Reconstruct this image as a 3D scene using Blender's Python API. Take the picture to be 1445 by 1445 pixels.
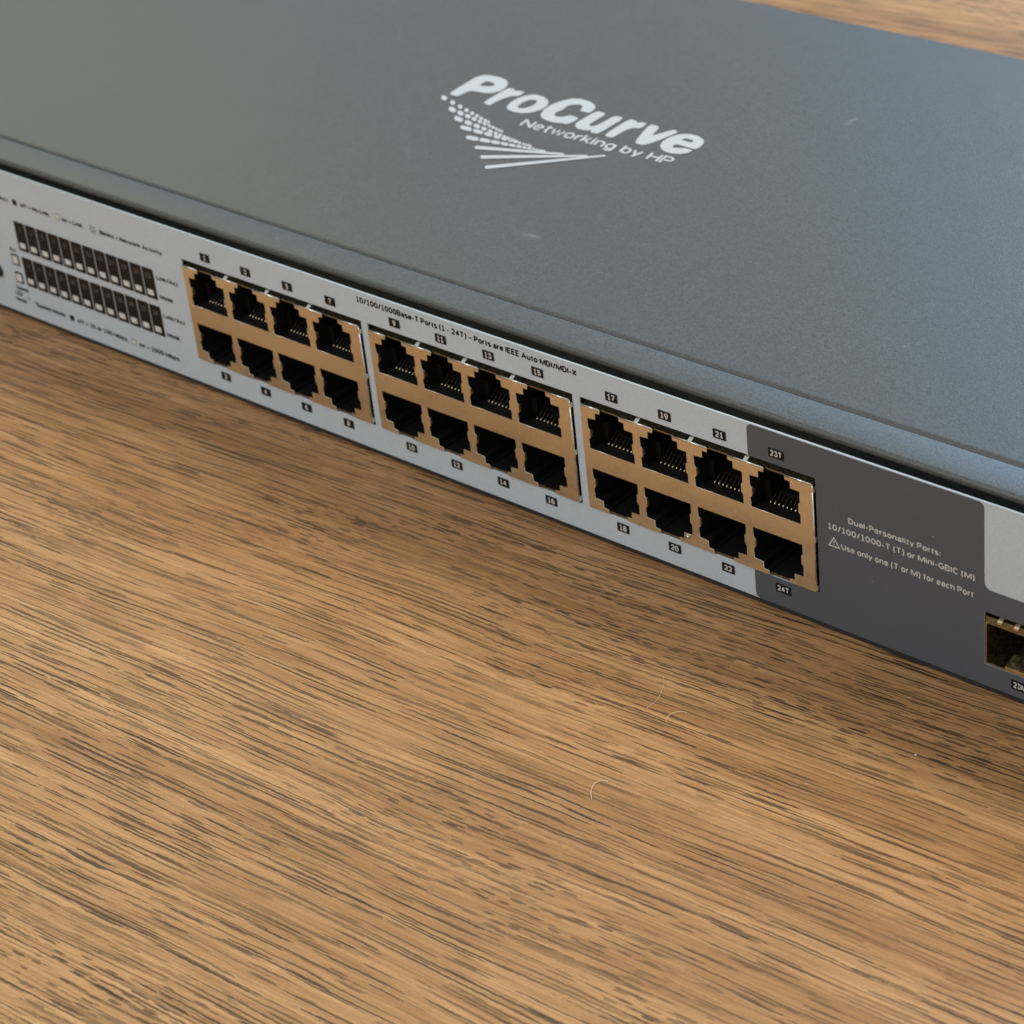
import bpy, bmesh, math, random
from mathutils import Vector, Matrix

random.seed(7)
scene = bpy.context.scene
for o in list(bpy.data.objects):
    bpy.data.objects.remove(o)
COL = scene.collection
S = 0.001          # measurements below are in millimetres
ZO = 1.2           # the table top is z = 0; the faceplate's lower edge stands 1.2 mm above it

# ------------------------------------------------------------------ camera
YAW, PITCH, ROLL = -0.792302, 0.552781, -0.117148
CAM = Vector((316.892, -336.181, 292.615 + ZO))
fwd = Vector((math.sin(YAW) * math.cos(PITCH), math.cos(YAW) * math.cos(PITCH), -math.sin(PITCH)))
rt = fwd.cross(Vector((0, 0, 1))).normalized()
up = rt.cross(fwd)
r2 = math.cos(ROLL) * rt + math.sin(ROLL) * up
u2 = -math.sin(ROLL) * rt + math.cos(ROLL) * up
cd = bpy.data.cameras.new('camera')
cam = bpy.data.objects.new('camera', cd)
COL.objects.link(cam)
cam.matrix_world = Matrix(((r2.x, u2.x, -fwd.x, CAM.x * S), (r2.y, u2.y, -fwd.y, CAM.y * S),
                           (r2.z, u2.z, -fwd.z, CAM.z * S), (0, 0, 0, 1)))
cd.sensor_width = 36.0
cd.lens = 3621.47 / 1445 * 36.0
cd.clip_start = 0.01
cd.clip_end = 50
cd.dof.use_dof = True
cd.dof.focus_distance = (Vector((55, -12, 12 + ZO)) - CAM).dot(fwd) * S
cd.dof.aperture_fstop = 40
scene.camera = cam

# ------------------------------------------------------------------ light
world = bpy.data.worlds.new('World')
scene.world = world
world.use_nodes = True
bg = world.node_tree.nodes['Background']
bg.inputs['Color'].default_value = (0.95, 0.98, 1.0, 1)
bg.inputs['Strength'].default_value = 0.56


def area_light(name, loc, target, sx, sy, power, color):
    ld = bpy.data.lights.new(name, 'AREA')
    ld.shape = 'RECTANGLE'
    ld.size, ld.size_y = sx, sy
    ld.energy = power
    ld.color = color
    o = bpy.data.objects.new(name, ld)
    COL.objects.link(o)
    o.location = loc
    o.rotation_euler = (Vector(target) - Vector(loc)).to_track_quat('-Z', 'Y').to_euler()
    return o


# a cool window behind the switch and the warmer room light above the table
area_light('window_light', (-0.25, 2.1, 1.0), (0, 0, 0), 1.0, 1.3, 42, (0.36, 0.66, 1.0))
area_light('room_light', (-2.4, 0.9, 1.7), (0, 0, 0), 1.8, 1.8, 9, (1.0, 0.86, 0.46))
area_light('back_key_light', (0.9, 1.5, 2.2), (0, 0, 0), 1.1, 1.1, 52, (1.0, 0.97, 0.93))  # added high key from behind, deepens the shade before the switch
area_light('front_fill_light', (-0.6, -2.0, 1.9), (0, 0, 0), 1.2, 1.2, 17, (1.0, 0.97, 0.92))  # added fill from the camera side, brightens the faceplate

vs = scene.view_settings
vs.view_transform = 'Standard'
vs.look = 'None'
vs.exposure = 0.0
vs.gamma = 1.0
vs.use_curve_mapping = False
scene.render.engine = 'CYCLES'


# ------------------------------------------------------------------ materials
def new_mat(name):
    m = bpy.data.materials.new(name)
    m.use_nodes = True
    nt = m.node_tree
    return m, nt, nt.nodes['Principled BSDF']


def simple(name, col, rough=0.5, metal=0.0, spec=0.5):
    m, nt, b = new_mat(name)
    b.inputs['Base Color'].default_value = (*col, 1)
    b.inputs['Roughness'].default_value = rough
    b.inputs['Metallic'].default_value = metal
    b.inputs['Specular IOR Level'].default_value = spec
    return m


class N:
    """small helper for building node trees"""
    def __init__(self, nt):
        self.nt = nt

    def node(self, kind, **kw):
        n = self.nt.nodes.new(kind)
        for k, v in kw.items():
            setattr(n, k, v)
        return n

    def put(self, sock, v):
        if isinstance(v, bpy.types.NodeSocket):
            self.nt.links.new(v, sock)
        elif isinstance(v, (tuple, list)) and len(v) == 3 and sock.type == 'RGBA':
            sock.default_value = (*v, 1)
        else:
            sock.default_value = v

    def math(self, op, a, b=0.0, c=0.0, clamp=False):
        n = self.node('ShaderNodeMath', operation=op, use_clamp=clamp)
        self.put(n.inputs[0], a)
        self.put(n.inputs[1], b)
        self.put(n.inputs[2], c)
        return n.outputs[0]

    def vmath(self, op, a, b=(0, 0, 0)):
        n = self.node('ShaderNodeVectorMath', operation=op)
        self.put(n.inputs[0], a)
        self.put(n.inputs[1], b)
        return n.outputs[0]

    def noise(self, vec, scale=1.0, detail=2.0, rough=0.5):
        n = self.node('ShaderNodeTexNoise')
        self.put(n.inputs['Vector'], vec)
        n.inputs['Scale'].default_value = scale
        n.inputs['Detail'].default_value = detail
        n.inputs['Roughness'].default_value = rough
        return n.outputs['Fac']

    def remap(self, v, a, b, c=0.0, d=1.0, smooth=True):
        n = self.node('ShaderNodeMapRange')
        if smooth:
            n.interpolation_type = 'SMOOTHSTEP'
        self.put(n.inputs[0], v)
        for i, q in enumerate((a, b, c, d)):
            self.put(n.inputs[1 + i], q)
        return n.outputs[0]

    def mix(self, f, a, b, blend='MIX'):
        n = self.node('ShaderNodeMix', data_type='RGBA', blend_type=blend)
        self.put(n.inputs[0], f)
        self.put(n.inputs[6], a)
        self.put(n.inputs[7], b)
        return n.outputs[2]

    def bump(self, h, strength, dist):
        n = self.node('ShaderNodeBump')
        n.inputs['Strength'].default_value = strength
        n.inputs['Distance'].default_value = dist
        self.put(n.inputs['Height'], h)
        return n.outputs[0]


def wood_material():
    m, nt, b = new_mat('oak_wood')
    k = N(nt)
    tc = k.node('ShaderNodeTexCoord').outputs['Object']
    mp = k.node('ShaderNodeMapping')
    k.put(mp.inputs['Vector'], tc)
    mp.inputs['Rotation'].default_value = (0, 0, math.radians(-4.0))
    mp.inputs['Scale'].default_value = (1000, 1000, 1000)
    uv = mp.outputs[0]                                     # millimetres, x along the grain
    w1 = k.noise(k.vmath('MULTIPLY', uv, (0.008, 0.02, 0)), 1, 2)
    w2 = k.noise(k.vmath('MULTIPLY', uv, (0.06, 0.12, 0)), 1, 3)
    w3 = k.noise(k.vmath('MULTIPLY', uv, (0.45, 0.5, 0)), 1, 2)
    dv = k.math('ADD', k.math('MULTIPLY', w1, 6.0), k.math('ADD', k.math('MULTIPLY', w2, 0.6), k.math('MULTIPLY', w3, 0.32)))
    cx = k.node('ShaderNodeCombineXYZ')
    k.put(cx.inputs[1], dv)
    p = k.vmath('ADD', uv, cx.outputs[0])
    # tone: broad bands, then streaks along the grain
    band = k.noise(k.vmath('MULTIPLY', p, (0.006, 0.07, 0)), 1, 3, 0.55)
    mid = k.noise(k.vmath('MULTIPLY', p, (0.018, 0.42, 0)), 1, 4, 0.6)
    fine = k.noise(k.vmath('MULTIPLY', p, (0.05, 2.0, 0)), 1, 4, 0.65)
    grit = k.noise(k.vmath('MULTIPLY', p, (1.2, 3.5, 0)), 1, 3, 0.6)
    col = k.mix(k.remap(band, 0.30, 0.70), (0.388, 0.208, 0.083), (0.53, 0.306, 0.135))
    col = k.mix(k.remap(mid, 0.34, 0.68), k.mix(1.0, col, (0.84, 0.80, 0.76), 'MULTIPLY'), k.mix(1.0, col, (1.06, 1.07, 1.08), 'MULTIPLY'))
    col = k.mix(k.remap(fine, 0.36, 0.66), k.mix(1.0, col, (0.77, 0.72, 0.66), 'MULTIPLY'), k.mix(1.0, col, (1.09, 1.09, 1.09), 'MULTIPLY'))
    col = k.mix(k.remap(grit, 0.3, 0.7), k.mix(1.0, col, (0.90, 0.89, 0.88), 'MULTIPLY'), k.mix(1.0, col, (1.06, 1.06, 1.06), 'MULTIPLY'))
    blot = k.noise(k.vmath('MULTIPLY', p, (0.05, 0.11, 0)), 1, 3, 0.6)
    col = k.mix(k.remap(blot, 0.52, 0.78, 0.0, 0.22), col, (0.27, 0.155, 0.075))

    def pores(su, sv, half_len, half_wid, seed, gate):
        """thin tapering dashes, one per stretched Voronoi cell"""
        q = k.vmath('ADD', k.vmath('MULTIPLY', p, (1.0 / su, 1.0 / sv, 0)), (seed, seed * 1.7, 0))
        v = k.node('ShaderNodeTexVoronoi', voronoi_dimensions='2D', feature='F1')
        k.put(v.inputs['Vector'], q)
        v.inputs['Scale'].default_value = 1.0
        v.inputs['Randomness'].default_value = 0.9
        sp = k.node('ShaderNodeSeparateColor')
        k.put(sp.inputs[0], v.outputs['Color'])
        d = k.node('ShaderNodeSeparateXYZ')
        k.put(d.inputs[0], k.vmath('SUBTRACT', q, v.outputs['Position']))
        hl = k.remap(sp.outputs[0], 0, 1, half_len * 0.35, half_len, smooth=False)
        hw = k.remap(sp.outputs[1], 0, 1, half_wid * 0.45, half_wid, smooth=False)
        ex = k.math('DIVIDE', d.outputs[0], hl)
        ey = k.math('DIVIDE', d.outputs[1], hw)
        rr = k.math('ADD', k.math('MULTIPLY', ex, ex), k.math('MULTIPLY', ey, ey))
        rr = k.math('ADD', rr, k.math('MULTIPLY', k.math('SUBTRACT', k.noise(k.vmath('MULTIPLY', uv, (0.6, 2.6, 0)), 1, 2), 0.5), 1.5))
        on = k.remap(sp.outputs[2], gate, gate + 0.05)
        amt = k.remap(sp.outputs[0], 0, 1, 0.55, 1.0, smooth=False)
        return k.math('MULTIPLY', k.remap(rr, 1.0, 0.35), k.math('MULTIPLY', on, amt))

    hair_p = pores(60.0, 1.55, 0.66, 0.19, 3.0, 0.08)
    long_p = pores(30.0, 1.9, 0.58, 0.20, 7.0, 0.12)
    mid_p = pores(14.0, 1.6, 0.50, 0.22, 11.0, 0.30)
    short_p = pores(6.0, 1.5, 0.48, 0.26, 23.0, 0.15)
    zone = k.remap(k.noise(k.vmath('MULTIPLY', p, (0.006, 0.022, 0)), 1, 2), 0.48, 0.60)
    dens = k.remap(k.noise(k.vmath('MULTIPLY', p, (0.02, 0.10, 0)), 1, 3), 0.30, 0.55, 0.5, 1.0)
    po = k.math('MAXIMUM', k.math('MULTIPLY', long_p, k.remap(zone, 0, 1, 1.0, 0.4)), mid_p)
    po = k.math('MAXIMUM', po, k.math('MULTIPLY', hair_p, 0.95))
    po = k.math('MAXIMUM', po, k.math('MULTIPLY', short_p, zone))
    po = k.math('MULTIPLY', po, dens, clamp=True)
    col = k.mix(k.math('MULTIPLY', po, 0.97), col, (0.036, 0.022, 0.013))
    k.put(b.inputs['Base Color'], col)
    k.put(b.inputs['Roughness'], k.remap(fine, 0.3, 0.7, 0.52, 0.40))
    b.inputs['Specular IOR Level'].default_value = 0.30
    h = k.math('SUBTRACT', k.math('MULTIPLY', fine, 0.35), po)
    k.put(b.inputs['Normal'], k.bump(h, 0.55, 0.00012))
    return m


def powder_material(name, col, rough, mottle=0.06, smudges=(), spec=0.5):
    m, nt, b = new_mat(name)
    k = N(nt)
    tc = k.node('ShaderNodeTexCoord').outputs['Object']
    pos = k.vmath('MULTIPLY', tc, (1000, 1000, 1000))
    a = k.noise(pos, 2.3, 3, 0.7)
    c = k.noise(pos, 0.05, 3, 0.6)
    base = k.mix(k.remap(a, 0.3, 0.7), tuple(v * (1 - mottle * 1.6) for v in col), tuple(v * (1 + mottle * 1.6) for v in col))
    base = k.mix(k.remap(c, 0.35, 0.65, 0.0, 0.25), base, tuple(v * 0.90 for v in col))
    # sparse pale dust specks
    v = k.node('ShaderNodeTexVoronoi', feature='F1')
    k.put(v.inputs['Vector'], pos)
    v.inputs['Scale'].default_value = 0.22
    sp = k.node('ShaderNodeSeparateColor')
    k.put(sp.inputs[0], v.outputs['Color'])
    r = k.remap(sp.outputs[0], 0.35, 1.0, 0.0, 0.06, smooth=False)
    base = k.mix(k.math('MULTIPLY', k.remap(k.math('SUBTRACT', r, v.outputs['Distance']), 0.0, 0.02), 0.35), base, (0.45, 0.45, 0.43))
    for (x, y, z, rx, ry, amt) in smudges:
        d = k.vmath('MULTIPLY', k.vmath('SUBTRACT', pos, (x, y, z)), (1 / rx, 1 / ry, 0.0))
        ln = k.node('ShaderNodeVectorMath', operation='LENGTH')
        k.put(ln.inputs[0], d)
        dd = k.math('ADD', ln.outputs['Value'], k.math('MULTIPLY', k.noise(pos, 0.55, 3, 0.7), 1.3))
        base = k.mix(k.math('MULTIPLY', k.remap(dd, 1.5, 0.7), amt), base, (0.55, 0.56, 0.56))
    k.put(b.inputs['Base Color'], base)
    k.put(b.inputs['Roughness'], k.remap(a, 0.3, 0.7, rough - 0.06, rough + 0.06))
    b.inputs['Specular IOR Level'].default_value = spec
    k.put(b.inputs['Normal'], k.bump(a, 0.6, 0.0001))
    return m


def metal_material(name, col, rough, dark=0.75, bump=0.12):
    m, nt, b = new_mat(name)
    k = N(nt)
    pos = k.vmath('MULTIPLY', k.node('ShaderNodeTexCoord').outputs['Object'], (1000, 1000, 1000))
    a = k.noise(pos, 0.9, 3, 0.6)
    f = k.noise(pos, 5.0, 2, 0.6)
    k.put(b.inputs['Base Color'], k.mix(k.remap(a, 0.35, 0.7), tuple(v * dark for v in col), col))
    b.inputs['Metallic'].default_value = 1.0
    k.put(b.inputs['Roughness'], k.remap(a, 0.3, 0.7, rough - 0.06, rough + 0.08))
    k.put(b.inputs['Normal'], k.bump(f, bump, 0.00004))
    return m


M_WOOD = wood_material()
M_LID = powder_material('grey_powder_coat', (0.043, 0.049, 0.049), 0.44, mottle=0.34, spec=0.9,
                        smudges=((-45.2, 37.1, 43.3, 4.5, 1.5, 0.16), (-19.0, 123.0, 43.3, 1.6, 4.5, 0.13)))
M_PLATE = powder_material('pale_grey_paint', (0.57, 0.65, 0.705), 0.45, 0.03)
M_FIELD = powder_material('dark_grey_print', (0.094, 0.108, 0.126), 0.42, 0.05)
M_SHIELD = metal_material('tinned_shield', (1.0, 0.95, 0.79), 0.17, 0.95, 0.02)
M_SPRING = metal_material('bright_spring_steel', (0.92, 0.90, 0.84), 0.25)
M_GOLD = metal_material('gold_plate', (0.95, 0.80, 0.50), 0.28, 0.9)
M_CAGE = metal_material('dull_cage_metal', (0.50, 0.44, 0.28), 0.30, 0.7)
M_BLACK = simple('black_plastic', (0.006, 0.006, 0.0065), 0.5)
M_SHADOW = simple('shadow_black', (0.02, 0.02, 0.02), 0.7)  # near-black for the strip that draws the contact shadow
M_RUBBER = simple('rubber', (0.02, 0.02, 0.02), 0.8)
M_WINK = simple('white_ink', (0.56, 0.57, 0.56), 0.5)
M_PIN_SHADE = metal_material('shaded_contact_wire', (0.07, 0.06, 0.045), 0.45)  # contact wire with the socket's shade put into its colour
M_LOGO = simple('logo_ink', (0.46, 0.475, 0.47), 0.55)
M_KINK = simple('black_ink', (0.007, 0.0065, 0.0065), 0.5, spec=0.25)
M_DARKLED = simple('led_strip_brown_black', (0.011, 0.008, 0.007), 0.4, spec=0.25)
M_LED = simple('clear_led_window', (0.74, 0.74, 0.70), 0.3)
M_GINK = simple('grey_ink', (0.15, 0.14, 0.13), 0.5)
M_SINK = simple('small_black_print', (0.012, 0.012, 0.012), 0.5, spec=0.25)
M_FIBRE = simple('pale_fibre', (0.80, 0.62, 0.42), 0.5)

# ------------------------------------------------------------------ mesh helpers
WORLD_AT = {}


def link(name, me, mat, parent=None, at=(0, 0, 0)):
    """me is in metres; `at` is its world place in mm (z from the faceplate's lower edge)"""
    o = bpy.data.objects.new(name, me)
    if mat and not me.materials:
        me.materials.append(mat)
    COL.objects.link(o)
    w = Vector((at[0], at[1], at[2] + ZO)) * S
    WORLD_AT[o.name] = w
    if parent:
        o.parent = parent
        o.location = w - WORLD_AT[parent.name]
    else:
        o.location = w
    return o


def bm_mesh(bm, name, smooth=False, bevel=0.0, seg=2):
    if bevel:
        es = [e for e in bm.edges if e.is_manifold and e.calc_face_angle(0) > 0.6]
        bmesh.ops.bevel(bm, geom=es, offset=bevel, segments=seg, affect='EDGES', profile=0.5, clamp_overlap=True)
    bmesh.ops.recalc_face_normals(bm, faces=bm.faces)
    for v in bm.verts:
        v.co *= S
    me = bpy.data.meshes.new(name)
    bm.to_mesh(me)
    bm.free()
    for p in me.polygons:
        p.use_smooth = smooth
    return me


def add_box(bm, x0, x1, y0, y1, z0, z1):
    vs_ = [bm.verts.new(c) for c in ((x0, y0, z0), (x1, y0, z0), (x1, y1, z0), (x0, y1, z0),
                                     (x0, y0, z1), (x1, y0, z1), (x1, y1, z1), (x0, y1, z1))]
    for f in ((0, 3, 2, 1), (4, 5, 6, 7), (0, 1, 5, 4), (1, 2, 6, 5), (2, 3, 7, 6), (3, 0, 4, 7)):
        bm.faces.new([vs_[i] for i in f])


def box_mesh(name, x0, x1, y0, y1, z0, z1, bevel=0.0):
    bm = bmesh.new()
    add_box(bm, x0, x1, y0, y1, z0, z1)
    return bm_mesh(bm, name, bevel=bevel)


def add_tube(bm, pts, r, n=6):
    pts = [Vector(p) for p in pts]
    rings = []
    for i, p in enumerate(pts):
        d = (pts[min(i + 1, len(pts) - 1)] - pts[max(i - 1, 0)]).normalized()
        a = d.cross(Vector((0.31, 0.2, 0.93))).normalized()
        b = d.cross(a)
        rings.append([bm.verts.new(p + r * (math.cos(t) * a + math.sin(t) * b))
                      for t in (2 * math.pi * j / n for j in range(n))])
    for A, B in zip(rings, rings[1:]):
        for j in range(n):
            bm.faces.new((A[j], A[(j + 1) % n], B[(j + 1) % n], B[j]))
    bm.faces.new(rings[0])
    bm.faces.new(rings[-1])


def curve_to_mesh(cu, name):
    ob = bpy.data.objects.new('tmp', cu)
    COL.objects.link(ob)
    dg = bpy.context.evaluated_depsgraph_get()
    me = bpy.data.meshes.new_from_object(ob.evaluated_get(dg))
    me.name = name
    bpy.data.objects.remove(ob)
    bpy.data.curves.remove(cu)
    me.materials.clear()
    return me


def shape2d(name, loops, thick=0.0, bevel=0.0, face=True):
    """flat outline with holes; face=True stands it in the x-z plane looking towards -y"""
    cu = bpy.data.curves.new(name, 'CURVE')
    cu.dimensions = '2D'
    cu.fill_mode = 'BOTH'
    cu.extrude = thick / 2
    cu.bevel_depth = bevel
    cu.bevel_resolution = 1
    cu.offset = -bevel
    for lp in loops:
        sp = cu.splines.new('POLY')
        sp.points.add(len(lp) - 1)
        for q, c in zip(sp.points, lp):
            q.co = (c[0], c[1], 0, 1)
        sp.use_cyclic_u = True
    me = curve_to_mesh(cu, name)
    for v in me.vertices:
        x, y, z = v.co
        v.co = Vector((x, -z, y)) * S if face else Vector((x, y, z)) * S
    return me


def E_(cx, cy, rx, ry, a0, a1):
    n = max(3, int(abs(a1 - a0) / 22))
    return [(cx + rx * math.cos(math.radians(a0 + (a1 - a0) * i / n)), cy + ry * math.sin(math.radians(a0 + (a1 - a0) * i / n))) for i in range(n + 1)]


X_ = 0.72                                           # x-height, cap height is 1


def bowl(w):
    return E_(w / 2, X_ / 2, w / 2, X_ / 2, 90, 450)


# centre-line strokes of a plain bold sans: glyph -> (advance width of the strokes, strokes)
GLYPH = {
    '0': (.56, [E_(.28, .5, .28, .5, 90, 450)]),
    '1': (.44, [[(.02, .80), (.24, 1), (.24, 0)], [(.02, 0), (.46, 0)]]),
    '2': (.54, [E_(.27, .72, .26, .28, 165, -30) + [(.40, .42), (0, 0), (.55, 0)]]),
    '3': (.54, [E_(.25, .75, .25, .25, 155, -90) + E_(.26, .26, .28, .26, 90, -155)]),
    '4': (.62, [[(.46, 0), (.46, 1)], [(.44, .97), (.03, .33)], [(0, .28), (.62, .28)]]),
    '5': (.54, [[(.50, 1), (.08, 1), (.05, .55)] + E_(.25, .32, .29, .32, 125, -150)]),
    '6': (.56, [E_(.28, .32, .28, .32, 90, 450), E_(.40, .32, .40, .68, 175, 85)]),
    '7': (.54, [[(0, 1), (.54, 1), (.20, 0)]]),
    '8': (.56, [E_(.28, .75, .24, .25, 90, 450), E_(.28, .26, .28, .26, 90, 450)]),
    '9': (.56, [E_(.28, .68, .28, .32, 90, 450), E_(.16, .68, .40, .68, -5, -95)]),
    'A': (.74, [[(0, 0), (.37, 1), (.74, 0)], [(.13, .30), (.61, .30)]]),
    'B': (.58, [[(0, 0), (0, 1), (.30, 1)] + E_(.30, .76, .24, .24, 90, -90) + E_(.30, .26, .28, .26, 90, -90) + [(0, 0)], [(0, .52), (.3, .52)]]),
    'C': (.64, [E_(.36, .5, .36, .5, 48, 312)]),
    'D': (.64, [[(0, 0), (0, 1), (.24, 1)] + E_(.24, .5, .40, .5, 90, -90) + [(0, 0)]]),
    'E': (.52, [[(.52, 1), (0, 1), (0, 0), (.52, 0)], [(0, .52), (.46, .52)]]),
    'G': (.68, [E_(.36, .5, .36, .5, 48, 300) + [(.68, .14), (.68, .46), (.42, .46)]]),
    'I': (.02, [[(0, 0), (0, 1)]]),
    'L': (.50, [[(0, 1), (0, 0), (.50, 0)]]),
    'M': (.90, [[(0, 0), (0, 1)], [(.03, 1), (.45, .05), (.87, 1)], [(.90, 1), (.90, 0)]]),
    'N': (.66, [[(0, 0), (0, 1)], [(0, .98), (.66, .02)], [(.66, 0), (.66, 1)]]),
    'P': (.56, [[(0, 0), (0, 1), (.28, 1)] + E_(.28, .74, .28, .27, 90, -90) + [(0, .47)]]),
    'S': (.56, [E_(.28, .75, .26, .25, 35, 250) + E_(.28, .26, .28, .26, 70, -145)]),
    'T': (.60, [[(0, 1), (.60, 1)], [(.30, 1), (.30, 0)]]),
    'U': (.62, [[(0, 1), (0, .31)] + E_(.31, .31, .31, .31, 180, 360) + [(.62, 1)]]),
    'X': (.64, [[(0, 0), (.64, 1)], [(0, 1), (.64, 0)]]),
    'H': (.64, [[(0, 0), (0, 1)], [(.64, 0), (.64, 1)], [(0, .52), (.64, .52)]]),
    'a': (.46, [E_(.24, .50, .22, .22, 160, 0) + [(.46, 0)], E_(.24, .21, .24, .21, 60, 330)]),
    'b': (.50, [[(0, 1), (0, 0)], bowl(.50)]),
    'c': (.46, [E_(.26, X_ / 2, .26, X_ / 2, 48, 312)]),
    'd': (.50, [[(.50, 1), (.50, 0)], bowl(.50)]),
    'e': (.50, [[(.02, .37), (.50, .37)] + E_(.25, X_ / 2, .25, X_ / 2, 2, 318)]),
    'f': (.26, [E_(.28, .82, .16, .18, 80, 180) + [(.12, 0)], [(0, X_), (.30, X_)]]),
    'g': (.50, [bowl(.50), [(.50, X_), (.50, 0)] + E_(.25, -.02, .25, .24, 0, -150)]),
    'h': (.48, [[(0, 1), (0, 0)], E_(.24, .48, .24, .24, 180, 0) + [(.48, 0)]]),
    'i': (.02, [[(0, 0), (0, X_)], [(0, .86), (0, 1)]]),
    'k': (.46, [[(0, 0), (0, 1)], [(.44, X_), (.02, .30)], [(.16, .42), (.48, 0)]]),
    'l': (.02, [[(0, 0), (0, 1)]]),
    'n': (.48, [[(0, X_), (0, 0)], E_(.24, .48, .24, .24, 180, 0) + [(.48, 0)]]),
    'o': (.50, [bowl(.50)]),
    'p': (.50, [[(0, X_), (0, -.26)], bowl(.50)]),
    'r': (.22, [[(0, X_), (0, 0)], E_(.26, .44, .26, .28, 180, 85)]),
    's': (.42, [E_(.21, .54, .20, .18, 35, 250) + E_(.21, .18, .21, .18, 70, -145)]),
    't': (.26, [[(.12, .94), (.12, .12)] + E_(.24, .12, .12, .12, 180, 280), [(0, X_), (.30, X_)]]),
    'u': (.48, [[(0, X_), (0, .24)] + E_(.24, .24, .24, .24, 180, 360), [(.48, X_), (.48, 0)]]),
    'v': (.48, [[(0, X_), (.24, 0), (.48, X_)]]),
    'w': (.74, [[(0, X_), (.18, 0), (.37, .66), (.56, 0), (.74, X_)]]),
    'y': (.48, [[(0, X_), (.24, 0)], [(.48, X_), (.15, -.26)]]),
    '/': (.34, [[(0, -.05), (.34, 1.05)]]),
    '-': (.26, [[(0, .36), (.26, .36)]]),
    '\u2013': (.46, [[(0, .36), (.46, .36)]]),
    '=': (.44, [[(0, .27), (.44, .27)], [(0, .52), (.44, .52)]]),
    '(': (.18, [E_(.26, .42, .26, .68, 112, 248)]),
    ')': (.18, [E_(-.08, .42, .26, .68, 68, -68)]),
    ':': (.02, [[(0, 0), (0, .14)], [(0, .5), (0, .64)]]),
    ',': (.06, [[(.05, .10), (0, -.18)]]),
    '*': (.30, [[(.15, .58), (.15, .98)], [(0, .68), (.30, .88)], [(0, .88), (.30, .68)]]),
}


def stroke_strip(bm, pts, t, z):
    """one pen stroke as a flat strip of quads with mitred bends"""
    P = [Vector(p) for p in pts]
    P = [p for i, p in enumerate(P) if i == 0 or (p - P[i - 1]).length > 1e-5]
    closed = (P[0] - P[-1]).length < 1e-4
    if closed:
        P.pop()
    n = len(P)
    L, R = [], []
    for i, p in enumerate(P):
        d0 = (p - P[i - 1]).normalized() if (i or closed) else None
        d1 = (P[(i + 1) % n] - p).normalized() if (i < n - 1 or closed) else None
        d0 = d0 or d1
        d1 = d1 or d0
        m = Vector((-(d0 + d1).y, (d0 + d1).x))
        if m.length < 1e-3:
            m = Vector((-d0.y, d0.x))
        m.normalize()
        k_ = min(1.6, 1.0 / max(0.3, m.dot(Vector((-d0.y, d0.x)))))
        L.append(bm.verts.new((*(p + m * t / 2 * k_), z)))
        R.append(bm.verts.new((*(p - m * t / 2 * k_), z)))
    for i in range(n if closed else n - 1):
        j = (i + 1) % n
        bm.faces.new((L[i], R[i], R[j], L[j]))


def text_mesh(name, body, width, cap, bold=0.17, shear=0.0, face=True, center=False):
    """lettering fitted to a width and a cap height (mm), origin at the left end of the baseline"""
    bm = bmesh.new()
    x, lift, gap = 0.0, 0, bold + 0.07
    for ch in body:
        if ch == ' ':
            x += 0.34
            continue
        w, strokes = GLYPH[ch]
        for st in strokes:
            stroke_strip(bm, [(x + px * 1.0, bold / 2 + py * (1 - bold)) for px, py in st], bold, 0.004 * (lift % 4))
            lift += 1
        x += w + gap
    total = x - gap + bold
    sx = width / total
    off = -0.5 * width if center else 0.0
    for v in bm.verts:
        t = v.co.y * cap
        s_ = (v.co.x + bold / 2) * sx + off + shear * t
        v.co = Vector((s_, -v.co.z, t)) if face else Vector((s_, t, v.co.z))
    for v in bm.verts:
        v.co *= S
    me = bpy.data.meshes.new(name)
    bm.to_mesh(me)
    bm.free()
    return me


def rounded(x0, z0, x1, z1, r, corners='abcd', n=5):
    """a bottom left, b bottom right, c top right, d top left"""
    out = []
    for key, cx, cz, sx, sz, a0 in (('a', x0, z0, 1, 1, 180), ('b', x1, z0, -1, 1, 270), ('c', x1, z1, -1, -1, 0), ('d', x0, z1, 1, -1, 90)):
        if key in corners:
            for i in range(n + 1):
                t = math.radians(a0 + 90 * i / n)
                out.append((cx + sx * r + r * math.cos(t), cz + sz * r + r * math.sin(t)))
        else:
            out.append((cx, cz))
    return out


# ------------------------------------------------------------------ the table
bm = bmesh.new()
add_box(bm, -1300, 1100, -700, 1000, -25 - ZO, -ZO)
table = link('table_top', bm_mesh(bm, 'table_top', bevel=1.5), M_WOOD)
table['kind'] = 'structure'
table['label'] = 'brown oak table top with dark open grain under the switch'

# ------------------------------------------------------------------ the switch
XL, XR, YB = -298.0, 144.0, 174.2
ZT = 43.3                                     # top of the cover
sw = bpy.data.objects.new('network_switch', None)
COL.objects.link(sw)
BASE = Vector(((XL + XR) / 2, YB / 2, -ZO))
sw.location = Vector((BASE.x, BASE.y, 0)) * S
WORLD_AT[sw.name] = sw.location.copy()
sw.empty_display_size = 0.05
sw['label'] = 'grey rack network switch with three blocks of ethernet ports on wooden table'
sw['category'] = 'network switch'


def part(name, me, mat, parent=sw, at=(0, 0, 0)):
    return link(name, me, mat, parent, at)


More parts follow.
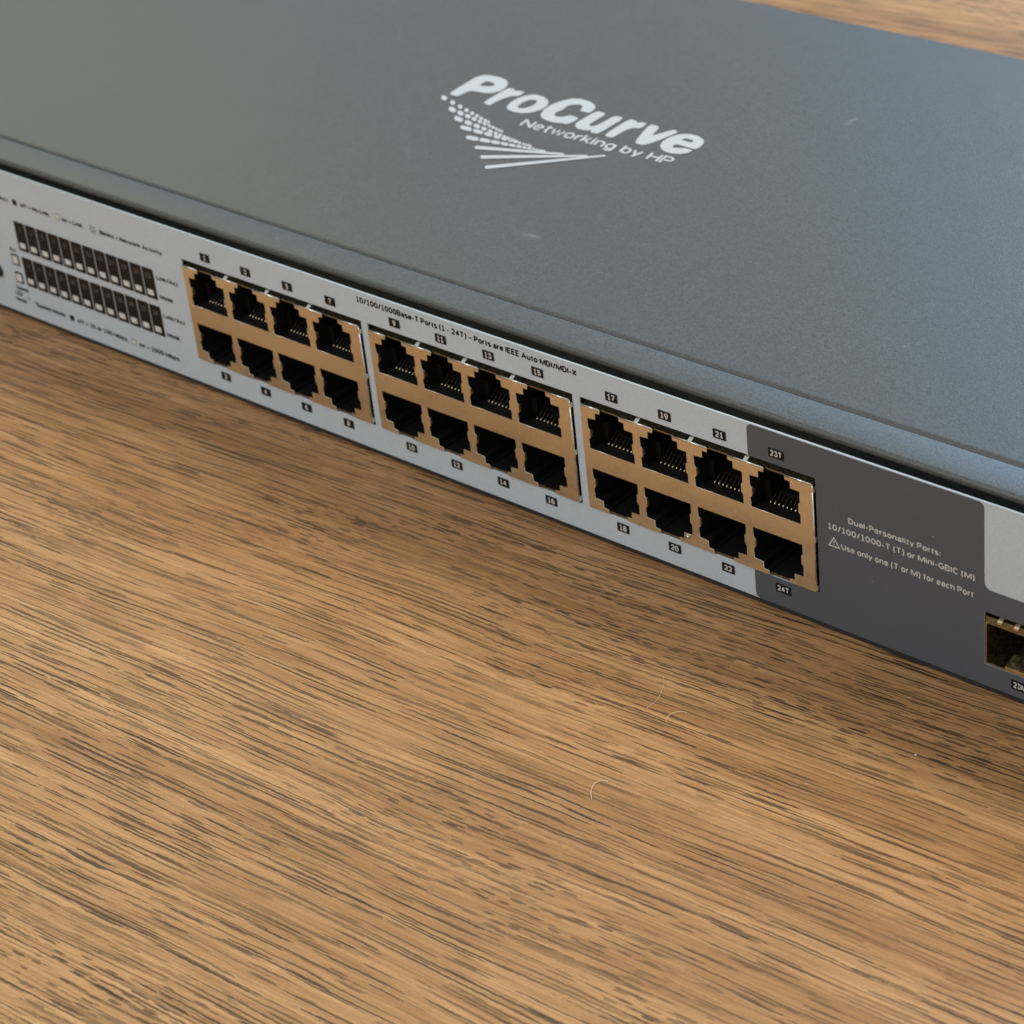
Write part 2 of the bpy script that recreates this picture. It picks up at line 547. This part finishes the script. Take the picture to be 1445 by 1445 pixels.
# blocks and openings of the faceplate
BW, BGAP, BT, BB = 59.04, 2.87, 32.14, 7.08
BX = [-(BW + BGAP) * 2, -(BW + BGAP), 0.0]
SFP = (97.55, 111.6, 5.1, 17.0)
PT = 41.0                                     # upper edge of the faceplate
outer = [(XL, 0), (XR, 0), (XR, PT), (XL, PT)]
holes = [[(x - 0.35, BB - 0.35), (x + BW + 0.47, BB - 0.35), (x + BW + 0.47, BT + 1.36), (x - 0.35, BT + 1.36)] for x in BX]
sfp_hole = [(SFP[0], SFP[2]), (SFP[1], SFP[2]), (SFP[1], SFP[3]), (SFP[0], SFP[3])]
part('faceplate', shape2d('faceplate', [outer] + holes + [sfp_hole], 0.4, 0.05), M_PLATE, at=(0, 0.25, 0))

# dark grey field printed round the last ports: an L that runs under the pale corner
field = rounded(43.3, 0.06, 142.8, 40.82, 1.3, 'ad')
i0 = [i for i, q in enumerate(field) if q == (142.8, 0.06)][0]
n_ = 6
pale = [(142.8, 22.1)] + [(99.1 - 1.5 * math.sin(t), 23.6 - 1.5 * math.cos(t)) for t in (math.pi / 2 * i / n_ for i in range(n_ + 1))]
pale += [(97.6 - 1.2 + 1.2 * math.cos(t), 39.62 + 1.2 * math.sin(t)) for t in (math.pi / 2 * i / n_ for i in range(n_ + 1))]
field = field[:i0 + 1] + pale + field[i0 + 2:]
b3 = [(43.3 - 0.0, 0)]
h3 = holes[2]
# the hole of the third block leaves the field through its left side, so the outline walks round it
cut = [(43.3, h3[2][1]), (h3[2][0], h3[2][1]), (h3[1][0], h3[1][1]), (43.3, h3[0][1])]
iu = max(i for i, q in enumerate(field) if abs(q[0] - 43.3) < 1e-6 and q[1] > 20)
field_loop = field[:iu + 1] + cut + field[iu + 1:]
part('marking_field', shape2d('marking_field', [field_loop, sfp_hole]), M_FIELD, at=(0, -0.05 + 0.0 - 0.03, 0))

# chassis shell behind the faceplate
bm = bmesh.new()
add_box(bm, XL + 0.3, XR - 0.3, 2.2, YB - 0.6, 0.15, 1.3)
add_box(bm, XL + 0.3, XL + 1.5, 2.2, YB - 0.6, 1.32, 41.6)
add_box(bm, XR - 1.5, XR - 0.3, 2.2, YB - 0.6, 1.32, 41.6)
add_box(bm, XL + 1.52, XR - 1.52, YB - 1.8, YB - 0.6, 1.32, 41.6)
part('chassis', bm_mesh(bm, 'chassis'), M_LID)
part('base_shadow_strip', box_mesh('base_shadow_strip', XL + 0.4, XR - 0.4, 0.02, 2.1, -0.95, -0.06), M_SHADOW)  # added dark strip, stands in for the contact shadow under the faceplate
bm = bmesh.new()
bmesh.ops.create_cone(bm, cap_ends=True, segments=20, radius1=6.2, radius2=6.8, depth=1.33)
foot_me = bm_mesh(bm, 'rubber_foot')
for fx in (XL + 22, XR - 22):
    for fy in (20, YB - 18):
        part('rubber_foot', foot_me, M_RUBBER, at=(fx, fy, -0.535))


def sweep_profile(name, prof, x0, x1, smooth=True):
    """closed y-z profile swept along x, with end caps"""
    bm = bmesh.new()
    A = [bm.verts.new((x0, y, z)) for y, z in prof]
    B = [bm.verts.new((x1, y, z)) for y, z in prof]
    n = len(prof)
    for i in range(n):
        f = bm.faces.new((A[i], A[(i + 1) % n], B[(i + 1) % n], B[i]))
        f.smooth = True
    bm.faces.new(A)
    bm.faces.new(B)
    bmesh.ops.recalc_face_normals(bm, faces=bm.faces)
    es = [e for e in bm.edges if e.is_manifold and e.calc_face_angle(0) > 0.5]
    for e in es:
        e.smooth = False
    for v in bm.verts:
        v.co *= S
    me = bpy.data.meshes.new(name)
    bm.to_mesh(me)
    bm.free()
    return me


def arc(cy, cz, r, a0, a1, n=8):
    return [(cy + r * math.cos(math.radians(a0 + (a1 - a0) * i / n)), cz + r * math.sin(math.radians(a0 + (a1 - a0) * i / n))) for i in range(n + 1)]


GY = 11.1                                      # seam between front strip and cover
# front strip: flat top, bull-nosed front that curls under above the faceplate
prof = [(GY - 0.45, ZT - 3.2)] + [(GY - 0.45, ZT - 0.35), (GY - 0.6, ZT - 0.12), (GY - 0.9, ZT)]
prof += arc(2.6, ZT - 1.0, 1.0, 90, 240, 14)
prof += [(5.0, ZT - 1.9), (5.0, ZT - 14.0), (5.8, ZT - 14.0), (5.8, ZT - 3.2)]
part('front_strip', sweep_profile('front_strip', prof, XL, XR), M_LID)

# cover: rolled front edge that dips into the seam, small round at the rear
prof = [(GY, ZT - 3.2), (GY, ZT - 1.3)] + arc(GY + 1.3, ZT - 1.25, 1.3, 180, 90, 9)
prof = [(y, z - 0.05 + 0.0) for y, z in prof]
prof += arc(YB - 1.2, ZT - 1.15, 1.2, 90, 0, 6) + [(YB, 1.5), (YB - 0.5, 1.5), (YB - 0.5, ZT - 1.4), (GY + 2.4, ZT - 1.4), (GY + 1.2, ZT - 3.2)]
cover = part('top_cover', sweep_profile('top_cover', prof, XL, XR), M_LID)
bm = bmesh.new()
add_box(bm, XL - 0.02, XL + 0.28, 2.4, YB - 0.55, 1.5, ZT - 3.3)
part('side_wall', bm_mesh(bm, 'side_wall'), M_LID)
bm = bmesh.new()
add_box(bm, XR - 0.28, XR + 0.02, 2.4, YB - 0.55, 1.5, ZT - 3.3)
part('side_wall', bm_mesh(bm, 'side_wall'), M_LID)

# ---- lettering on the cover
LZ = ZT + 0.09


def on_top(u, v, z=LZ):
    """photo pixel -> point on the cover, through the camera above"""
    d = fwd + r2 * ((u - 722.5) / 3621.47) - u2 * ((v - 722.5) / 3621.47)
    q = CAM + d * ((z + ZO - CAM.z) / d.z)
    return q.x, q.y


def za(q):
    return on_top(615 + q[0] * 0.1384, 95 + q[1] * 0.1384)


def zb(q):
    return on_top(800 + q[0] * 0.1453, 120 + q[1] * 0.1453)


def soften(lp):
    out = []
    for a_, b_ in zip(lp, lp[1:] + lp[:1]):
        out += [(a_[0] * 0.84 + b_[0] * 0.16, a_[1] * 0.84 + b_[1] * 0.16), (a_[0] * 0.16 + b_[0] * 0.84, a_[1] * 0.16 + b_[1] * 0.84)]
    return out


A_, B_ = za, zb
glyphs = [
    [(A_, [(130, 270), (300, 165), (400, 105), (480, 78), (560, 82), (650, 100), (720, 130), (740, 165), (715, 205), (660, 240), (580, 262), (500, 262), (420, 248), (350, 238), (215, 298)])],
    [(A_, [(440, 185), (500, 147), (530, 142), (590, 160), (602, 178), (570, 193), (520, 195)])],
    [(A_, [(475, 360), (735, 210), (808, 222), (800, 240), (850, 238), (908, 252), (850, 291), (770, 294), (690, 318), (610, 352), (550, 390)])],
    [(A_, [(720, 410), (745, 370), (820, 320), (920, 285), (1020, 277), (1100, 300), (1150, 340), (1140, 385), (1080, 430), (980, 460), (880, 468), (790, 455), (735, 430)])],
    [(A_, [(830, 400), (880, 360), (950, 333), (1010, 330), (1035, 345), (1010, 378), (950, 405), (890, 418), (845, 415)])],
    [(A_, [(1068, 480), (1100, 430), (1180, 378), (1290, 338)]), (B_, [(60, 130), (150, 138), (230, 162), (272, 195), (278, 220), (250, 250), (220, 272), (122, 250), (150, 222), (150, 200), (115, 188), (60, 190), (0, 203)]),
     (A_, [(1300, 430), (1230, 458), (1205, 485), (1230, 503), (1290, 505), (1360, 492)]), (B_, [(30, 290), (118, 322), (70, 352), (0, 380)]), (A_, [(1300, 572), (1200, 563), (1110, 535), (1072, 505)])],
    [(B_, [(290, 250), (388, 278), (225, 375), (215, 395), (245, 403), (300, 388), (465, 297), (558, 320), (300, 475), (228, 458), (240, 438), (180, 440), (110, 427), (78, 402), (90, 365)])],
    [(B_, [(355, 488), (605, 330), (685, 350), (672, 365), (730, 362), (782, 372), (718, 420), (640, 416), (560, 442), (435, 515)])],
    [(B_, [(805, 378), (905, 405), (820, 495), (1035, 432), (1090, 455), (860, 550), (740, 585), (650, 560)])],
    [(B_, [(902, 590), (930, 545), (1000, 503), (1090, 478), (1180, 475), (1270, 492), (1325, 528), (1330, 562), (1295, 602), (1245, 626), (1060, 572), (1025, 592), (1030, 608), (1090, 613), (1150, 613), (1225, 635), (1170, 660), (1090, 671), (990, 660), (925, 632)])],
    [(B_, [(1108, 527), (1160, 518), (1225, 535), (1228, 552), (1195, 558)])],
]
logo_loops = [soften([fn(q) for fn, pts in g for q in pts]) for g in glyphs]
part('logo_lettering', shape2d('logo_lettering', logo_loops, face=False), M_LOGO, cover, (0, 0, LZ))
part('tagline_lettering', text_mesh('tagline_lettering', 'Networking by HP', 47.0, 4.1, bold=0.16, shear=-0.2, face=False), M_LOGO, cover, (-88.7, 81.5, LZ))


def bar(p, q, w0, w1, n=4):
    """round-ended stroke, p to q"""
    d = Vector((q[0] - p[0], q[1] - p[1]))
    d.normalize()
    nn = Vector((-d.y, d.x))
    out = []
    for c, w, a0 in ((Vector(p), w0, 90), (Vector(q), w1, -90)):
        for i in range(n + 1):
            t = math.radians(a0 + 180 * i / n)
            out.append(tuple(c + w / 2 * (math.cos(t) * d + math.sin(t) * nn)))
    return out


loops = []
rows = [((85, 312), (87, 48), 0.87, 62, 50, 560), ((168, 430), (84, 37), 0.88, 80, 48, 690), ((232, 528), (100, 38), 0.86, 95, 46, 830),
        ((308, 622), (124, 34), 0.84, 122, 42, 975), ((372, 722), (128, 23), 0.85, 132, 40, 1115)]
for c0, D, q_, ln, th, lim in rows:
    c, D = Vector(c0), Vector(D)
    while c.x < lim and D.length > 14:
        d = D.normalized()
        h = max(ln - th, 6) / 2
        loops.append([za(p_) for p_ in bar(c - d * h, c + d * h, th, th)])
        c, D, ln, th = c + D, D * q_, max(ln * q_, 16), max(th * 0.935, 20)
for p_, q2 in (((412, 817), (1300, 885)), ((470, 915), (1540, 903)), ((515, 1020), (1722, 901))):
    loops.append([za(c) for c in bar(p_, q2, 34, 18)])
sw_bm = bmesh.new()
for i_, lp in enumerate(loops):
    sw_bm.faces.new([sw_bm.verts.new((x, y, 0.004 * (i_ % 9))) for x, y in lp])
part('logo_swoosh', bm_mesh(sw_bm, 'logo_swoosh'), M_LOGO, cover, (0, 0, LZ))

# ---- lettering on the faceplate
FY = -0.05                 # just proud of the paint
FYF = -0.13                                   # just proud of the dark field


def letter(body, x0, x1, z, cap, mat, bold=0.27, y=FY, name='lettering', parent=sw):
    return part(name, text_mesh(name, body, x1 - x0, cap * 1.1, bold), mat, parent, (x0, y, z - cap * 0.04))


letter('10/100/1000Base-T Ports (1 - 24T) \u2013 Ports are IEEE Auto MDI/MDI-X', -64.7, -0.5, 38.25, 1.35, M_KINK, 0.235)
letter('Dual-Personality Ports:', 67.0, 88.1, 25.85, 1.25, M_WINK, 0.215, FYF)
letter('10/100/1000-T (T) or Mini-GBIC (M)', 62.1, 95.6, 23.1, 1.3, M_WINK, 0.215, FYF)
letter('Use only one (T or M) for each Port', 65.15, 95.3, 19.25, 1.3, M_WINK, 0.215, FYF)
tri = [(62.0, 19.15), (64.95, 19.15), (63.45, 21.6)]
tin = [(62.5, 19.45), (64.45, 19.45), (63.45, 21.05)]
part('warning_triangle', shape2d('warning_triangle', [tri, tin, [(63.35, 20.0), (63.57, 20.0), (63.6, 20.65), (63.32, 20.65)],
                                                      [(63.34, 19.62), (63.58, 19.62), (63.58, 19.84), (63.34, 19.84)]]), M_WINK, at=(0, FYF, 0))
letter('Act:', -193.6, -189.5, 32.5, 1.15, M_SINK, 0.24)
part('legend_square', box_mesh('legend_square', -0.85, 0.85, 0, 0.02, -0.75, 0.75), M_KINK, at=(-187.3, FY - 0.01, 33.1))
letter('off = No Link,', -185.0, -173.2, 32.5, 1.15, M_SINK, 0.24)


def frame_loops(x, z, a, b):
    return [[(x - a, z - a), (x + a, z - a), (x + a, z + a), (x - a, z + a)], [(x - b, z - b), (x + b, z - b), (x + b, z + b), (x - b, z + b)]]


def open_square(x, z):
    f = part('legend_square', shape2d('legend_square', frame_loops(0, 0, 0.85, 0.68)), M_GINK, at=(x, FY, z))
    part('square_fill', shape2d('square_fill', [frame_loops(0, 0, 0.66, 0.5)[0]]), M_LED, f, at=(x, FY, z))


open_square(-170.3, 33.2)
letter('on = Link,', -168.6, -160.2, 32.5, 1.15, M_SINK, 0.24)
rays = frame_loops(0, 0, 0.62, 0.47)
rays = [rays[0], rays[1]] + [[(r0 * math.cos(t - h0), r0 * math.sin(t - h0)), (r1 * math.cos(t - h1), r1 * math.sin(t - h1)), (r1 * math.cos(t + h1), r1 * math.sin(t + h1)), (r0 * math.cos(t + h0), r0 * math.sin(t + h0))]
                             for t in (math.radians(45 * j) for j in range(8)) for r0, r1, h0, h1 in ((0.95, 1.4, 0.10, 0.07),)]
part('legend_blink_symbol', shape2d('legend_blink_symbol', rays), M_SINK, at=(-156.7, FY, 33.1))
letter('Blinks = Network Activity', -154.2, -131.2, 32.5, 1.15, M_SINK, 0.24)
letter('*Speed Mode:', -188.4, -175.5, 3.75, 1.2, M_SINK, 0.24)
part('legend_square', box_mesh('legend_square', -0.85, 0.85, 0, 0.02, -0.75, 0.75), M_KINK, at=(-173.1, FY - 0.01, 4.3))
letter('off = 10 or 100 Mbps,', -171.1, -151.2, 3.6, 1.2, M_SINK, 0.24)
open_square(-149.1, 4.2)
letter('on = 1000 Mbps', -147.2, -132.2, 3.55, 1.2, M_SINK, 0.24)
for z, t, x1 in ((25.2, 'Link/Act', -127.3), (20.0, 'Mode', -130.4), (14.8, 'Link/Act', -127.3), (9.7, 'Mode', -130.5)):
    letter(t, -135.2, x1, z, 1.15, M_SINK, 0.24)
letter('Act', -194.0, -191.3, 18.1, 1.1, M_SINK, 0.24)
letter('Speed', -194.6, -189.7, 7.0, 1.1, M_SINK, 0.24)
letter('LED', -195.6, -192.6, 5.2, 1.1, M_SINK, 0.24)
letter('Mode', -195.8, -191.5, 3.4, 1.1, M_SINK, 0.24)
part('bracket_line', shape2d('bracket_line', [[(-190.9, 5.0), (-189.9, 5.0), (-189.9, 6.4), (-190.05, 6.4), (-190.05, 5.15), (-190.9, 5.15)]]), M_SINK, at=(0, FY, 0))

# ---- the strip of port lights
cell_me = shape2d('led_cell', [rounded(0, 0, 4.13, 8.25, 0.25, 'abcd', 2)], 0.04)
win_me = box_mesh('led_window', 0.85, 3.05, -0.12, 0.0, 0.95, 2.35, bevel=0.05)
for row, z0 in ((0, 19.3), (1, 9.2)):
    for i in range(12):
        x = -189.6 + 4.49 * i + (0.12 if row else 0)
        c = part('led_cell', cell_me, M_DARKLED, at=(x, FY, z0))
        part('led_window', win_me, M_LED, c, (x, FY - 0.021, z0))
        num = 1 + 2 * i + row
        part('printed_number', text_mesh('printed_number', str(num), 0.95 if num < 10 else 1.9, 1.25, 0.16, center=True), M_GINK, c, (x + 2.05, FY - 0.06, z0 + 5.6))
mode_me = shape2d('mode_light', [rounded(0, 0, 3.1, 3.2, 0.25, 'abcd', 2)], 0.04)
mwin_me = box_mesh('led_window', 0.5, 2.6, -0.12, 0.0, 0.55, 2.65, bevel=0.05)
for z0 in (14.2, 9.1):
    c = part('mode_light', mode_me, M_DARKLED, at=(-193.9, FY, z0))
    part('led_window', mwin_me, M_LED, c, (-193.9, FY - 0.021, z0))
bm = bmesh.new()
bmesh.ops.create_cone(bm, cap_ends=True, segments=28, radius1=1.75, radius2=1.75, depth=2.2, matrix=Matrix.Rotation(math.radians(90), 4, 'X'))
part('mode_button', bm_mesh(bm, 'mode_button', bevel=0.25), M_BLACK, at=(-200.95, 0.3, 10.7))

# ---- port number tags
tag_me = {w: shape2d('number_tag', [rounded(-w / 2, 0, w / 2, 2.1, 0.12, 'abcd', 2)], 0.04) for w in (3.2, 3.75)}


def number_tag(x, z, s, last=False):
    w = 3.75 if last else 3.2
    c = part('number_tag', tag_me[w], M_KINK, at=(x, FYF, z))
    tw = {1: 0.95, 2: 2.05, 3: 2.9}[len(s)]
    part('printed_number', text_mesh('printed_number', s, tw, 1.4, 0.25, center=True), M_WINK, c, (x, FYF - 0.05, z + 0.37))


for b_, x in enumerate(BX):
    for k_ in range(4):
        n0 = b_ * 8 + k_ * 2 + 1
        last = n0 == 23
        cxn = x + 8.55 + 13.93 * k_
        number_tag(cxn, 34.95, f'{n0}' + ('T' if last else ''), last)
        number_tag(cxn + 0.08, 3.4, f'{n0 + 1}' + ('T' if last else ''), last)
number_tag(105.4, 1.75, '23M', True)

# ---- the three jack blocks
PP, OX, OW = 14.0, 1.73, 12.13
YF = -0.53                                     # front of the shield


def notch_top(a):
    """upper port: from the block's top edge down into the opening, clockwise from the left"""
    return [(a + 3.55, BT), (a + 3.5, 31.1), (a + 2.25, 31.05), (a + 2.2, 29.45), (a, 29.3), (a, 27.0), (a + 0.42, 26.6), (a + 0.42, 24.6), (a, 24.2), (a, 22.0),
            (a + OW, 22.0), (a + OW, 24.2), (a + OW - 0.42, 24.6), (a + OW - 0.42, 26.6), (a + OW, 27.0), (a + OW, 29.45), (a + 9.9, 29.5), (a + 9.88, 31.05), (a + 8.65, 31.1), (a + 8.6, BT)]


def notch_bottom(a):
    """lower port, mirrored, from the right"""
    top = notch_top(a)
    return [(x, BT + BB - z) for x, z in reversed(top)]


loop = [(0, BT)]
for k_ in range(4):
    loop += notch_top(OX + PP * k_)
loop += [(BW, BT), (BW, BB)]
for k_ in reversed(range(4)):
    loop += notch_bottom(OX + PP * k_ + 0.12)
loop += [(0, BB)]
front_me = shape2d('shield_front', [loop], 0.26, 0.05)

bm = bmesh.new()
T = 0.3
add_box(bm, 0.05, BW - 0.05, 0.01, 14, BT - T - 0.12, BT - 0.12)
add_box(bm, 0.05, BW - 0.05, 0.01, 14, BB + 0.1, BB + 0.1 + T)
add_box(bm, 0.05, 0.05 + T, 0.01, 14, BB + 0.12 + T, BT - 0.14 - T)
add_box(bm, BW - 0.05 - T, BW - 0.05, 0.01, 14, BB + 0.12 + T, BT - 0.14 - T)
shell_me = bm_mesh(bm, 'shield_shell')


def cavity(upper):
    """stepped black plastic socket behind one opening, open at the front"""
    o = [(-0.1, 21.9), (OW + 0.1, 21.9), (OW + 0.1, 29.6), (9.98, 29.6), (9.98, 31.2), (8.75, 31.2), (8.75, 31.62), (3.4, 31.62), (3.4, 31.2), (2.1, 31.2), (2.1, 29.55), (-0.1, 29.55)]
    bm = bmesh.new()
    ya, yb = YF + 0.42, 11.0
    A = [bm.verts.new((x, ya, z)) for x, z in o]
    B = [bm.verts.new((x, yb, z)) for x, z in o]
    n = len(o)
    for i in range(n):
        bm.faces.new((A[i], A[(i + 1) % n], B[(i + 1) % n], B[i]))
    bm.faces.new(B)
    # moulded ledge, comb the contacts come out of, and the plug stop
    add_box(bm, 1.9, OW - 1.9, 6.2, 10.9, 22.0, 22.9)
    add_box(bm, 0.0, 1.4, 4.0, 10.9, 22.0, 26.2)
    add_box(bm, OW - 1.4, OW, 4.0, 10.9, 22.0, 26.2)
    for j in range(9):
        add_box(bm, 2.28 + 1.02 * j - 0.16, 2.28 + 1.02 * j + 0.16, 3.3, 6.1, 22.0, 22.35)
    if not upper:
        for v in bm.verts:
            v.co.z = BT + BB - v.co.z
    for v in bm.verts:
        v.co *= S
    bmesh.ops.recalc_face_normals(bm, faces=bm.faces)
    me = bpy.data.meshes.new('port_socket')
    bm.to_mesh(me)
    bm.free()
    return me


def pins(upper):
    bm = bmesh.new()
    for j in range(8):
        x = 2.79 + 1.02 * j - 0.28
        add_tube(bm, [(x, 2.45, 22.1), (x, 2.7, 22.34), (x, 3.0, 22.44), (x, 3.35, 22.6)], 0.17, 6)
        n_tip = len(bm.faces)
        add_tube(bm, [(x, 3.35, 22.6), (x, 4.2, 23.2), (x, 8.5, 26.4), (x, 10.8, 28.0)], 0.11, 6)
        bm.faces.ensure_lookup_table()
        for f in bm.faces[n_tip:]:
            f.material_index = 1  # rear of each wire gets the shade-darkened metal
    if not upper:
        for v in bm.verts:
            v.co.z = BT + BB - v.co.z
    me = bm_mesh(bm, 'contact_pins', smooth=True)
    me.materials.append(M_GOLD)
    me.materials.append(M_PIN_SHADE)
    return me


def springs(upper):
    bm = bmesh.new()
    for x0, sgn in ((0.0, 1), (OW, -1)):
        a, b = x0 + sgn * 0.44, x0 + sgn * 0.02
        pr = [(a, YF + 0.35, 24.7), (a, YF + 0.35, 26.5), (a, 0.5, 26.5), (a, 0.5, 24.7)]
        p2 = [(b, YF + 0.37, 24.7), (b, YF + 0.37, 26.5), (b, 0.9, 26.5), (b, 0.9, 24.7)]
        A = [bm.verts.new(q) for q in pr]
        B = [bm.verts.new(q) for q in p2]
        bm.faces.new(A)
        bm.faces.new(B)
        for i in range(4):
            bm.faces.new((A[i], A[(i + 1) % 4], B[(i + 1) % 4], B[i]))
    if not upper:
        for v in bm.verts:
            v.co.z = BT + BB - v.co.z
    return bm_mesh(bm, 'ground_spring')


cav = {u: cavity(u) for u in (True, False)}
pin = {u: pins(u) for u in (True, False)}
spr = {u: springs(u) for u in (True, False)}
# fold-over tabs that bridge the dark gap above and beside each block
bm = bmesh.new()
add_box(bm, -0.5, 0.5, -0.34, 1.3, -0.35, 0.1)
for v in bm.verts:
    if v.co.y > 1 and v.co.z > 0:
        v.co.z += 1.05
tabt_me = bm_mesh(bm, 'shield_tab', bevel=0.1)
bm = bmesh.new()
add_box(bm, -0.05, 0.36, -0.30, 2.2, -0.55, 0.55)
tabr_me = bm_mesh(bm, 'shield_tab', bevel=0.12)

# bright folded lip along the upper edge between the latch notches, and down the right edge
bm = bmesh.new()
segs = [(0.1, OX + 3.45)] + [(OX + PP * k_ + 8.7, OX + PP * (k_ + 1) + 3.45) for k_ in range(3)] + [(OX + PP * 3 + 8.7, BW - 0.25)]
for a0, a1 in segs:
    add_tube(bm, [(a0, YF + 0.10, BT - 0.06), (a1, YF + 0.10, BT - 0.06)], 0.24, 10)
add_tube(bm, [(BW - 0.04, YF + 0.12, BB + 0.2), (BW - 0.04, YF + 0.12, BT - 0.4)], 0.17, 10)
lip_me = bm_mesh(bm, 'shield_lip', smooth=True)

for x in BX:
    blk = part('jack_block', shell_me, M_CAGE, at=(x, 0, 0))
    part('shield_front', front_me, M_SHIELD, blk, (x, YF + 0.18, 0))
    part('shield_lip', lip_me, M_SPRING, blk, (x, 0, 0))
    for k_ in range(4):
        for upper in (True, False):
            ax = x + OX + PP * k_ + (0 if upper else 0.12)
            part('port_socket', cav[upper], M_BLACK, blk, (ax, 0, 0))
            part('contact_pins', pin[upper], M_GOLD, blk, (ax, 0, 0))
            part('ground_spring', spr[upper], M_SPRING, blk, (ax, 0, 0))
    for k_ in range(3):
        part('shield_tab', tabt_me, M_SPRING, blk, (x + 15.0 + 13.9 * k_, YF + 0.2, BT + 0.02))
    for z in (31.0, 19.6, 8.2):
        part('shield_tab', tabr_me, M_SPRING, blk, (x + BW + 0.02, YF + 0.2, z))
    if x == 0.0:
        bm = bmesh.new()
        add_tube(bm, [(25.6, -0.7, 8.0), (26.1, -0.85, 8.6), (26.5, -0.75, 9.3), (27.0, -0.9, 9.0), (27.2, -0.6, 9.6)], 0.22, 6)
        part('bent_shield_lip', bm_mesh(bm, 'bent_shield_lip', smooth=True), M_SPRING, blk)

# ---- transceiver cage at the right of the grey field
x0, x1, z0, z1 = SFP
bm = bmesh.new()
add_box(bm, x0 + 0.15, x1 - 0.15, 0.2, 40, z1 - 2.7, z1 - 1.05)      # upper wall with its rolled lip
add_box(bm, x0 + 0.02, x0 + 0.5, 0.01, 40, z0 + 0.5, z1 - 2.72)
add_box(bm, x1 - 0.5, x1 - 0.15, 0.35, 40, z0 + 0.5, z1 - 2.72)
add_box(bm, x0 + 0.02, x1 - 0.15, 0.01, 40, z0 + 0.02, z0 + 0.48)
add_box(bm, x0 + 0.52, x1 - 0.52, 20, 21, z0 + 0.5, z1 - 2.72)
cage = part('transceiver_cage', bm_mesh(bm, 'transceiver_cage', bevel=0.08, seg=1), M_CAGE)
bm = bmesh.new()
add_box(bm, -0.5, 0.5, -0.4, 1.5, -0.5, 0.0)
for v in bm.verts:
    if v.co.y > 1 and v.co.z > -0.2:
        v.co.z += 1.1
fing_me = bm_mesh(bm, 'spring_finger', bevel=0.12)
for xf in (101.0, 104.6, 108.2):
    part('spring_finger', fing_me, M_GOLD, cage, (xf, 0.1, z1 - 1.2))
bm = bmesh.new()
add_box(bm, 102.3, 107.9, -0.35, 3.0, z0 + 0.5, z0 + 1.35)
for v in bm.verts:
    if v.co.y > 1:
        v.co.z += 0.9
part('latch_plate', bm_mesh(bm, 'latch_plate', bevel=0.12), M_GOLD, cage)
bm = bmesh.new()
for (px, py, pz) in ((99.2, 5, 11.6), (100.6, 9, 8.9), (103.5, 7, 9.6)):
    add_box(bm, px - 0.4, px + 0.4, py, py + 1.4, pz - 0.5, pz + 0.5)
part('inner_spring', bm_mesh(bm, 'inner_spring', bevel=0.1), M_GOLD, cage)

# ------------------------------------------------------------------ lint on the table
def fibre(pts, label, r=0.06):
    bm = bmesh.new()
    P = [Vector(p) for p in pts]
    out = []
    for i in range(len(P) - 1):                     # Catmull-Rom
        a, b, c, d = P[max(i - 1, 0)], P[i], P[i + 1], P[min(i + 2, len(P) - 1)]
        for j in range(6):
            t = j / 6
            out.append(0.5 * ((2 * b) + (c - a) * t + (2 * a - 5 * b + 4 * c - d) * t * t + (3 * b - a - 3 * c + d) * t ** 3))
    out.append(P[-1])
    base = Vector((out[0].x, out[0].y, 0))
    add_tube(bm, [q - base for q in out], r, 6)
    o = link('lint_fibre', bm_mesh(bm, 'lint_fibre', smooth=True), M_FIBRE, None, (base.x, base.y, -ZO))
    o['label'] = label
    o['category'] = 'fibre'
    o['group'] = 'lint on the table'


fibre([(57.4, -68.5, 0.12), (55.6, -66.6, 0.3), (55.0, -64.7, 0.5), (55.5, -63.2, 0.4), (56.4, -62.5, 0.12)], 'short pale hooked fibre curled like a horseshoe on wood')
fibre([(53.5, -42.0, 0.12), (53.1, -40.6, 0.3), (53.3, -39.4, 0.4), (54.1, -38.3, 0.3), (55.2, -37.6, 0.12)], 'short pale gently bent fibre lying on wood', 0.055)
fibre([(47.8, -41.0, 0.06), (47.9, -38.8, 0.1), (47.5, -36.6, 0.15), (45.6, -32.8, 0.15), (43.4, -30.6, 0.06)], 'long faint hair-thin fibre on wood beside bent fibre', 0.035)


def on_table(u, v):
    d = fwd + r2 * ((u - 722.5) / 3621.47) - u2 * ((v - 722.5) / 3621.47)
    q = CAM + d * (-CAM.z / d.z)
    return q.x, q.y


for i_, (u, v, r) in enumerate(((1292, 1066, 0.22), (1138, 1107, 0.15))):
    bm = bmesh.new()
    bmesh.ops.create_icosphere(bm, subdivisions=2, radius=r)
    for q in bm.verts:
        q.co *= random.uniform(0.75, 1.2)
        q.co.z *= 0.7
    low = min(q.co.z for q in bm.verts)
    for q in bm.verts:
        q.co.z -= low
    x, y = on_table(u, v)
    o = link('dust_crumb', bm_mesh(bm, 'dust_crumb', smooth=True), M_LED, None, (x, y, -ZO))
    o['label'] = ('tiny white dust crumb on wood, the larger of the two', 'tiny white dust crumb on wood, the smaller of the two')[i_]
    o['category'] = 'crumb'
    o['group'] = 'dust crumbs on the table'
